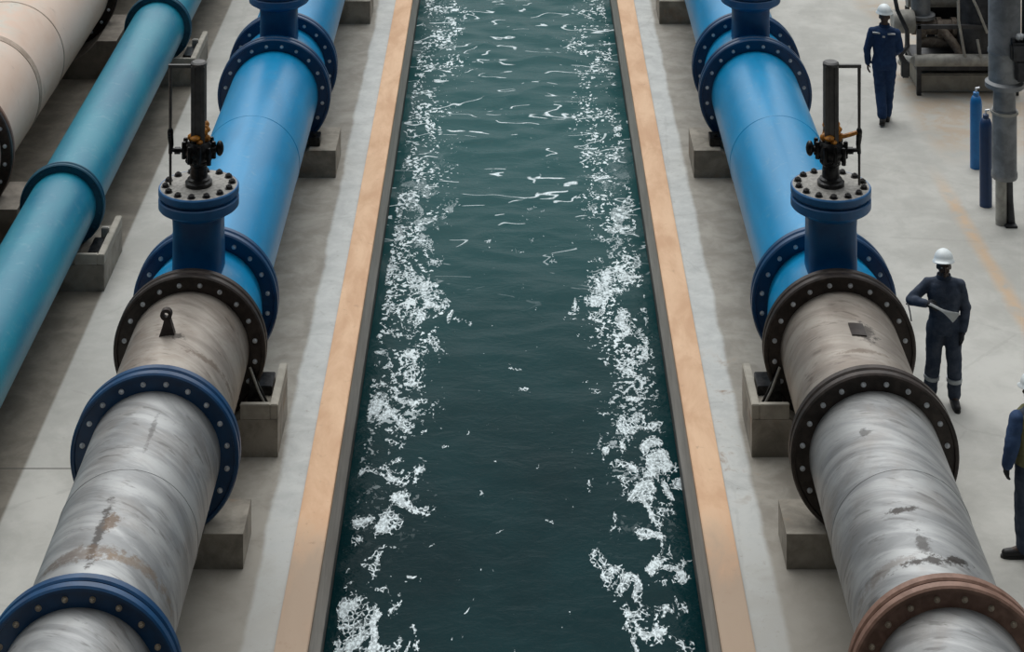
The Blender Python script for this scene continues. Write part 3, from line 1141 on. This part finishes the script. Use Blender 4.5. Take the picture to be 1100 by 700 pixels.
def person(label, loc, rotz, J, outfit, height=1.0):
    """J: joints of both arms and legs, local front is -Y"""
    t = thing('person', label, 'person', loc, None, rotz)
    hx, hy, hz = J.get('head', (0, -.015, 1.635))
    lean = J.get('lean', 0.0)

    def ln(z):       # torso lean along y
        return -lean * max(0.0, z - .95)

    TS = [(.84, .13, .105), (.92, .168, .12), (1.05, .148, .102), (1.2, .162, .116), (1.33, .178, .122), (1.42, .155, .10), (1.47, .085, .07), (1.50, .058, .058)]
    # ---- body, one continuous surface
    bm = bmesh.new()
    loft(bm, [(z, rx, ry, 0, ln(z)) for z, rx, ry in TS])
    nk = Vector((hx * .3, ln(1.46), 1.44))
    limb(bm, [nk, (hx, hy + .015, hz - .07)], [.060, .054])
    add_ball(bm, (hx, hy, hz + .01), (.075, .096, .112), 22)
    add_ball(bm, (hx, hy - .040, hz - .065), (.054, .056, .046), 16)
    add_ball(bm, (hx, hy - .092, hz - .082), (.024, .018, .016), 12)          # chin
    limb(bm, [(hx, hy - .094, hz + .018), (hx, hy - .116, hz - .022)], [.009, .014], 10)   # nose
    for e in (-1, 1):
        add_ball(bm, (hx + e * .030, hy - .086, hz + .028), (.024, .012, .008), 10)        # brow
        add_ball(bm, (hx + e * .076, hy + .004, hz - .012), (.012, .020, .032), 10)        # ear
        add_ball(bm, (hx + e * .040, hy - .066, hz - .03), (.022, .022, .022), 10)         # cheek
    add_ball(bm, (hx, hy - .099, hz - .050), (.026, .010, .007), 10)
    add_ball(bm, (hx, hy - .098, hz - .063), (.022, .010, .007), 10)
    for k in ('L', 'R'):
        sh, el, wr = J['arm' + k]
        limb(bm, [sh, el, wr], [.056, .044, .029])
        hd, hn, hs, cu = J['hand' + k]
        hand(bm, wr, hd, hn, hs, 0.0, cu)
        hp, kn, an, toe = J['leg' + k]
        limb(bm, [hp, kn, an], [.086, .058, .042])
        limb(bm, [an, toe], [.042, .030])
    body = link('body', remeshed(bm, .0055, 2), 'skin_dark', t, angle=180)
    for e in (-1, 1):
        bm = bmesh.new()
        add_ball(bm, (hx + e * .030, hy - .083, hz + .012), (.0115, .0115, .0085), 12)
        obj('eye', bm, 'eye_white', body)
    # ---- coveralls
    bm = bmesh.new()
    loft(bm, [(z, rx + .022, ry + .022, 0, ln(z)) for z, rx, ry in TS[:-1]])
    for k in ('L', 'R'):
        sh, el, wr = [Vector(v) for v in J['arm' + k]]
        if outfit.get('sleeves') is None:
            limb(bm, [Vector((0, ln(1.42), 1.425)), sh], [.075, .064])
            limb(bm, [sh, el, el.lerp(wr, .93)], [.068, .060, .048])
        else:
            limb(bm, [Vector((0, ln(1.42), 1.425)), sh], [.075, .064])
        hp, kn, an, toe = [Vector(v) for v in J['leg' + k]]
        limb(bm, [hp, kn, an + Vector((0, .005, .02))], [.112, .088, .078])
    cov = link(outfit.get('cname', 'coveralls'), remeshed(bm, .010, 3, .007, loc[0]), outfit['cloth'], t, angle=180)
    if outfit.get('sleeves'):
        for k in ('L', 'R'):
            sh, el, wr = [Vector(v) for v in J['arm' + k]]
            bm = bmesh.new()
            limb(bm, [sh, el, el.lerp(wr, .9)], [.080, .078, .060])
            link('sleeve', remeshed(bm, .010, 3, .008, 3), outfit['sleeves'], t, angle=180)
    if outfit.get('vest'):
        bm = bmesh.new()
        loft(bm, [(z, rx + .040, ry + .040, 0, ln(z)) for z, rx, ry in ((.93, .165, .12), (1.05, .155, .105), (1.2, .165, .116), (1.33, .176, .122), (1.42, .15, .10), (1.465, .10, .072))])
        link('vest', remeshed(bm, .010, 3, .006, 9), outfit['vest'], t, angle=180)
    # collar
    bm = bmesh.new()
    prof = [(.082, 1.452), (.088, 1.47), (.080, 1.515), (.074, 1.512), (.074, 1.46)]
    add_lathe(bm, prof, 28, 'Z', at=(hx * .3, ln(1.46), 0), close=True)
    obj('collar', bm, outfit['cloth'], cov)
    for z0, who in outfit.get('bands', ()):
        hp, kn, an, toe = [Vector(v) for v in J['leg' + who]]
        f = (z0 - an.z) / (kn.z - an.z)
        c = an.lerp(kn, f)
        ax = (kn - an).normalized()
        bm = bmesh.new()
        r = .078 + .010 * f + .008
        add_tube(bm, [c - ax * .022, c + ax * .022], [r, r + .002], 24)
        obj('reflective_band', bm, 'reflective', cov)
    for pts in outfit.get('stripes', ()):
        bm = bmesh.new()
        add_tube(bm, pts, .014, 8)
        obj('reflective_stripe', bm, 'reflective', cov)
    # gloves
    if outfit.get('glove'):
        for k in ('L', 'R'):
            bm = bmesh.new()
            hd, hn, hs, cu = J['hand' + k]
            wr = Vector(J['arm' + k][2])
            hand(bm, wr, hd, hn, hs, .0035, cu)
            link('glove', remeshed(bm, .0045, 2), outfit['glove'], t, angle=180)
    # boots
    for k in ('L', 'R'):
        hp, kn, an, toe = [Vector(v) for v in J['leg' + k]]
        d = toe - an
        d.z = 0
        d.normalize()
        gz = J.get('sole' + k, 0.0)
        bm = bmesh.new()
        heel = Vector((an.x, an.y, gz)) - d * .055
        limb(bm, [an + (kn - an).normalized() * .10, an], [.064, .060])
        limb(bm, [heel + Vector((0, 0, .045)), heel + d * .12 + Vector((0, 0, .05)), heel + d * .235 + Vector((0, 0, .042))], [.045, .050, .042])
        b = remeshed(bm, .008, 3)
        for v in b.vertices:
            v.co.z = max(v.co.z, gz + .002)
        bo = link('boot', b, 'boot_black', t, angle=180)
        bm = bmesh.new()
        sd = Vector((-d.y, d.x, 0))
        poly = []
        for a, w_ in ((-.05, .03), (-.03, .043), (.10, .046), (.20, .046), (.26, .034), (.285, .012)):
            poly.append((heel + d * a + sd * w_))
        for a, w_ in reversed(((-.05, .03), (-.03, .043), (.10, .046), (.20, .046), (.26, .034), (.285, .012))):
            poly.append((heel + d * a - sd * w_))
        add_prism(bm, [(q.x, q.y) for q in poly], 'Z', gz, gz + .025)
        obj('sole', bm, 'boot_black', bo, smooth=False)
    # helmet
    bm = bmesh.new()
    n, m = 36, 9
    tl = J.get('helmet_tilt', .12)
    Rm = Matrix.Rotation(tl, 3, 'X') @ Matrix.Rotation(J.get('head_turn', 0.0), 3, 'Z')
    hc = Vector((hx, hy + .012, hz + .072))
    rows = []
    for i in range(n):
        a = 2 * math.pi * i / n
        fr = max(0.0, -math.sin(a))
        brim = .014 + .034 * fr ** 2
        col = []
        for k in range(m):
            th = math.pi / 2 * (1 - k / (m - 1))
            rr_ = math.cos(th)
            ridge = 1 + .03 * max(0, 1 - abs(math.cos(a)) * 5) * (1 if k > 1 else 0)
            col.append(Vector((  .112 * rr_ * math.cos(a), .134 * rr_ * math.sin(a), .120 * math.sin(th) * ridge)))
        col.append(Vector(((.114 + brim) * math.cos(a), (.136 + brim) * math.sin(a), -.012 - .012 * fr)))
        col.append(Vector(((.114 + brim) * math.cos(a), (.136 + brim) * math.sin(a), -.020 - .012 * fr)))
        col.append(Vector((.104 * math.cos(a), .126 * math.sin(a), -.008)))
        rows.append([bm.verts.new(hc + Rm @ c) for c in col])
    for i in range(n):
        A, B = rows[i], rows[(i + 1) % n]
        for k in range(len(A) - 1):
            bm.faces.new((A[k], A[k + 1], B[k + 1], B[k]))
    bmesh.ops.remove_doubles(bm, verts=bm.verts, dist=.0005)
    bmesh.ops.recalc_face_normals(bm, faces=bm.faces)
    obj('helmet', bm, 'helmet_white', t, angle=60)
    t.scale = (height, height, height)
    return t


# worker by the right pipe, facing the camera
p2 = W(1014, 433)
person('person in navy coveralls and white helmet standing by the right steel pipe, arm bent', (p2.x, p2.y, 0), -.12, {
    'head': (-.005, -.045, 1.63), 'helmet_tilt': -.26, 'head_turn': -.25,
    'armR': ((-.185, 0, 1.395), (-.39, -.06, 1.215), (-.225, -.235, 1.265)),
    'armL': ((.185, 0, 1.395), (.255, .02, 1.13), (.215, -.07, .89)),
    'handR': ((.85, -.25, -.12), (.2, .5, -.9), (0, -.2, 1), .75), 'handL': ((-.06, -.1, -1), (-1, .1, 0), (0, -1, 0), .5),
    'legR': ((-.095, 0, .90), (-.125, .00, .49), (-.155, .05, .09), (-.185, -.10, .04)),
    'legL': ((.095, 0, .90), (.115, -.03, .49), (.120, .00, .09), (.135, -.16, .04)),
}, {'cloth': 'navy_cloth', 'glove': 'glove_black', 'bands': ((.30, 'L'), (.30, 'R'))}, .955)

# far worker walking away
p1 = W(950, 131)
person('person in blue coveralls and white helmet walking away beside the pump skid', (p1.x, p1.y, 0), math.pi - .25, {
    'head': (.0, -.02, 1.635), 'helmet_tilt': .05, 'head_turn': .3, 'lean': .06,
    'armR': ((-.185, 0, 1.395), (-.235, -.02, 1.15), (-.13, -.17, 1.0)),
    'armL': ((.185, 0, 1.395), (.26, .05, 1.13), (.255, -.03, .88)),
    'handR': ((.4, -.9, -.2), (1, .3, 0), (0, 0, 1), .6), 'handL': ((.0, -.12, -1), (-1, 0, 0), (0, -1, 0), .6),
    'legR': ((-.085, 0, .90), (-.06, -.09, .50), (-.03, -.10, .09), (-.03, -.26, .04)),
    'legL': ((.085, 0, .90), (.06, -.01, .49), (.02, .14, .14), (.02, .0, .05)),
    'soleL': .03,
}, {'cloth': 'blue_cloth', 'stripes': (((-.17, .085, 1.40), (-.11, .105, 1.405), (-.06, .11, 1.40)), ((.17, .085, 1.40), (.11, .105, 1.405), (.06, .11, 1.40)), ((-.02, .13, 1.36), (.02, .13, 1.36)))}, .99)

# worker at the right edge, back turned
p3 = W(1110, 594)
person('person in olive vest and blue sleeves with black gloves, cut by the right edge', (p3.x, p3.y, 0), math.pi + .35, {
    'head': (.0, -.03, 1.62), 'helmet_tilt': .15,
    'armR': ((-.19, 0, 1.395), (-.25, .0, 1.14), (-.23, -.10, .90)),
    'armL': ((.19, 0, 1.395), (.275, .03, 1.14), (.27, -.06, .90)),
    'handR': ((0, -.15, -1), (1, 0, 0), (0, -1, 0), .6), 'handL': ((0, -.15, -1), (-1, 0, 0), (0, -1, 0), .6),
    'legR': ((-.09, 0, .90), (-.11, -.02, .49), (-.12, .02, .09), (-.14, -.14, .04)),
    'legL': ((.09, 0, .90), (.11, -.02, .49), (.13, .02, .09), (.30, -.04, .04)),
}, {'cloth': 'navy_cloth', 'cname': 'coveralls', 'vest': 'vest_cloth', 'sleeves': 'sleeve_cloth', 'glove': 'glove_black'}, .97)

# folded sheet held in front of the chest: a rolled neck opening into a flared sheet
bm = bmesh.new()
a = Vector((-.19, -.275, 1.285))
b = Vector((.12, -.24, 1.12))
d = (b - a)
ax = d.normalized()
up = Vector((.35, -.3, .9))
up = (up - ax * up.dot(ax)).normalized()
nm = ax.cross(up)
th = .004
rows = []
for i in range(9):
    f = i / 8
    w = .016 + .065 * max(0, (f - .45) / .55) ** 1.3
    c = a + d * f
    row = []
    for j in range(5):
        u = (j / 4 - .5) * 2
        cv = .02 * (1 - u * u) * (1.1 - f * .5)
        row.append(c + up * (w * u) + nm * cv)
    rows.append(row)
V = [[[bm.verts.new(q + nm * (th * k)) for q in r] for r in rows] for k in (0, 1)]
for i in range(8):
    for j in range(4):
        bm.faces.new((V[0][i][j], V[0][i][j + 1], V[0][i + 1][j + 1], V[0][i + 1][j]))
        bm.faces.new((V[1][i][j], V[1][i + 1][j], V[1][i + 1][j + 1], V[1][i][j + 1]))
for i in range(8):
    for j in (0, 4):
        bm.faces.new((V[0][i][j], V[0][i + 1][j], V[1][i + 1][j], V[1][i][j]))
for j in range(4):
    for i in (0, 8):
        bm.faces.new((V[0][i][j], V[0][i][j + 1], V[1][i][j + 1], V[1][i][j]))
bmesh.ops.recalc_face_normals(bm, faces=bm.faces)
o = obj('paper_sheet', bm, 'paper', None, (p2.x, p2.y, 0))
o.scale = (.955, .955, .955)
o.rotation_euler = (0, 0, -.12)
tag(o, 'white rolled paper sheet held by the person at the right pipe', 'paper')

# thin lead looping from the flange to the worker's arm
bm = bmesh.new()
e0 = Vector((p2.x - .43, p2.y - .05, 1.135))
e1 = Vector((3.5 + FR * math.cos(.38) + .012, FY[2] + .05, ZC + FR * math.sin(.38) + .01))
pts = []
for i in range(14):
    f = i / 13
    q = e0.lerp(e1, f)
    q.z += .06 * math.sin(f * math.pi)
    pts.append(q)
add_tube(bm, pts, .008, 8)
tag(obj('cable', bm, 'glove_black'), 'thin dark cable looping from the pipe flange to the bent arm', 'cable')

# ------------------------------------------------------------------ light
w = bpy.data.worlds.new('overcast')
bpy.context.scene.world = w
w.use_nodes = True
nt = w.node_tree
nt.nodes.clear()
out = nt.nodes.new('ShaderNodeOutputWorld')
bg = nt.nodes.new('ShaderNodeBackground')
nt.links.new(bg.outputs[0], out.inputs[0])
tc = nt.nodes.new('ShaderNodeTexCoord')
sep = nt.nodes.new('ShaderNodeSeparateXYZ')
nt.links.new(tc.outputs['Generated'], sep.inputs[0])
rz = nt.nodes.new('ShaderNodeValToRGB')
nt.links.new(sep.outputs[2], rz.inputs[0])
cr = rz.color_ramp
cr.elements[0].position = 0.0
cr.elements[0].color = (.035, .040, .045, 1)
cr.elements[1].position = 1.0
cr.elements[1].color = (1.12, 1.15, 1.17, 1)
for ps, cl in ((.22, (.09, .10, .11, 1)), (.5, (.40, .42, .43, 1)), (.75, (.92, .95, .97, 1))):
    e = cr.elements.new(ps)
    e.color = cl
# bright glow added to the sky towards the far end, for pipe highlights
dt = nt.nodes.new('ShaderNodeVectorMath')
dt.operation = 'DOT_PRODUCT'
nt.links.new(tc.outputs['Generated'], dt.inputs[0])
dt.inputs[1].default_value = Vector((0, .90, .44)).normalized()
mr = nt.nodes.new('ShaderNodeMapRange')
mr.interpolation_type = 'SMOOTHSTEP'
nt.links.new(dt.outputs['Value'], mr.inputs[0])
mr.inputs[1].default_value = .86
mr.inputs[2].default_value = 1.0
mr.inputs[3].default_value = 0
mr.inputs[4].default_value = 1.0
mxn = nt.nodes.new('ShaderNodeMix')
mxn.data_type = 'RGBA'
mxn.blend_type = 'ADD'
mxn.inputs[0].default_value = 1.0
nt.links.new(rz.outputs[0], mxn.inputs[6])
nt.links.new(mr.outputs[0], mxn.inputs[7])
my = nt.nodes.new('ShaderNodeMapRange')
my.interpolation_type = 'SMOOTHSTEP'
nt.links.new(sep.outputs[1], my.inputs[0])
my.inputs[1].default_value = -.75
my.inputs[2].default_value = .10
my.inputs[3].default_value = .06
my.inputs[4].default_value = 1.0
mm = nt.nodes.new('ShaderNodeMix')
mm.data_type = 'RGBA'
mm.blend_type = 'MULTIPLY'
mm.inputs[0].default_value = 1.0
nt.links.new(mxn.outputs[2], mm.inputs[6])
nt.links.new(my.outputs[0], mm.inputs[7])
nt.links.new(mm.outputs[2], bg.inputs[0])
bg.inputs[1].default_value = 1.0

sd = bpy.data.lights.new('sun', 'SUN')
sd.energy = 1.7
sd.angle = math.radians(50)
sd.color = (1.0, .985, .96)
so = bpy.data.objects.new('sun', sd)
C.objects.link(so)
so.rotation_euler = Vector((.12, -.45, -1)).to_track_quat('-Z', 'Y').to_euler()

# ------------------------------------------------------------------ camera
cd = bpy.data.cameras.new('camera')
cd.sensor_width = 36.0
cd.sensor_fit = 'HORIZONTAL'
cd.lens = F / 1100 * 36
cd.shift_x = (550 - CX) / 1100
cd.shift_y = -(350 - VY) / 1100
cd.clip_end = 200
co = bpy.data.objects.new('camera', cd)
co.location = (0, 0, H)
co.rotation_euler = (math.pi / 2, 0, 0)
C.objects.link(co)
sc = bpy.context.scene
sc.camera = co
vs = sc.view_settings
vs.view_transform = 'Standard'
vs.look = 'None'
vs.exposure = 0.0
vs.gamma = 1.0
vs.use_curve_mapping = False
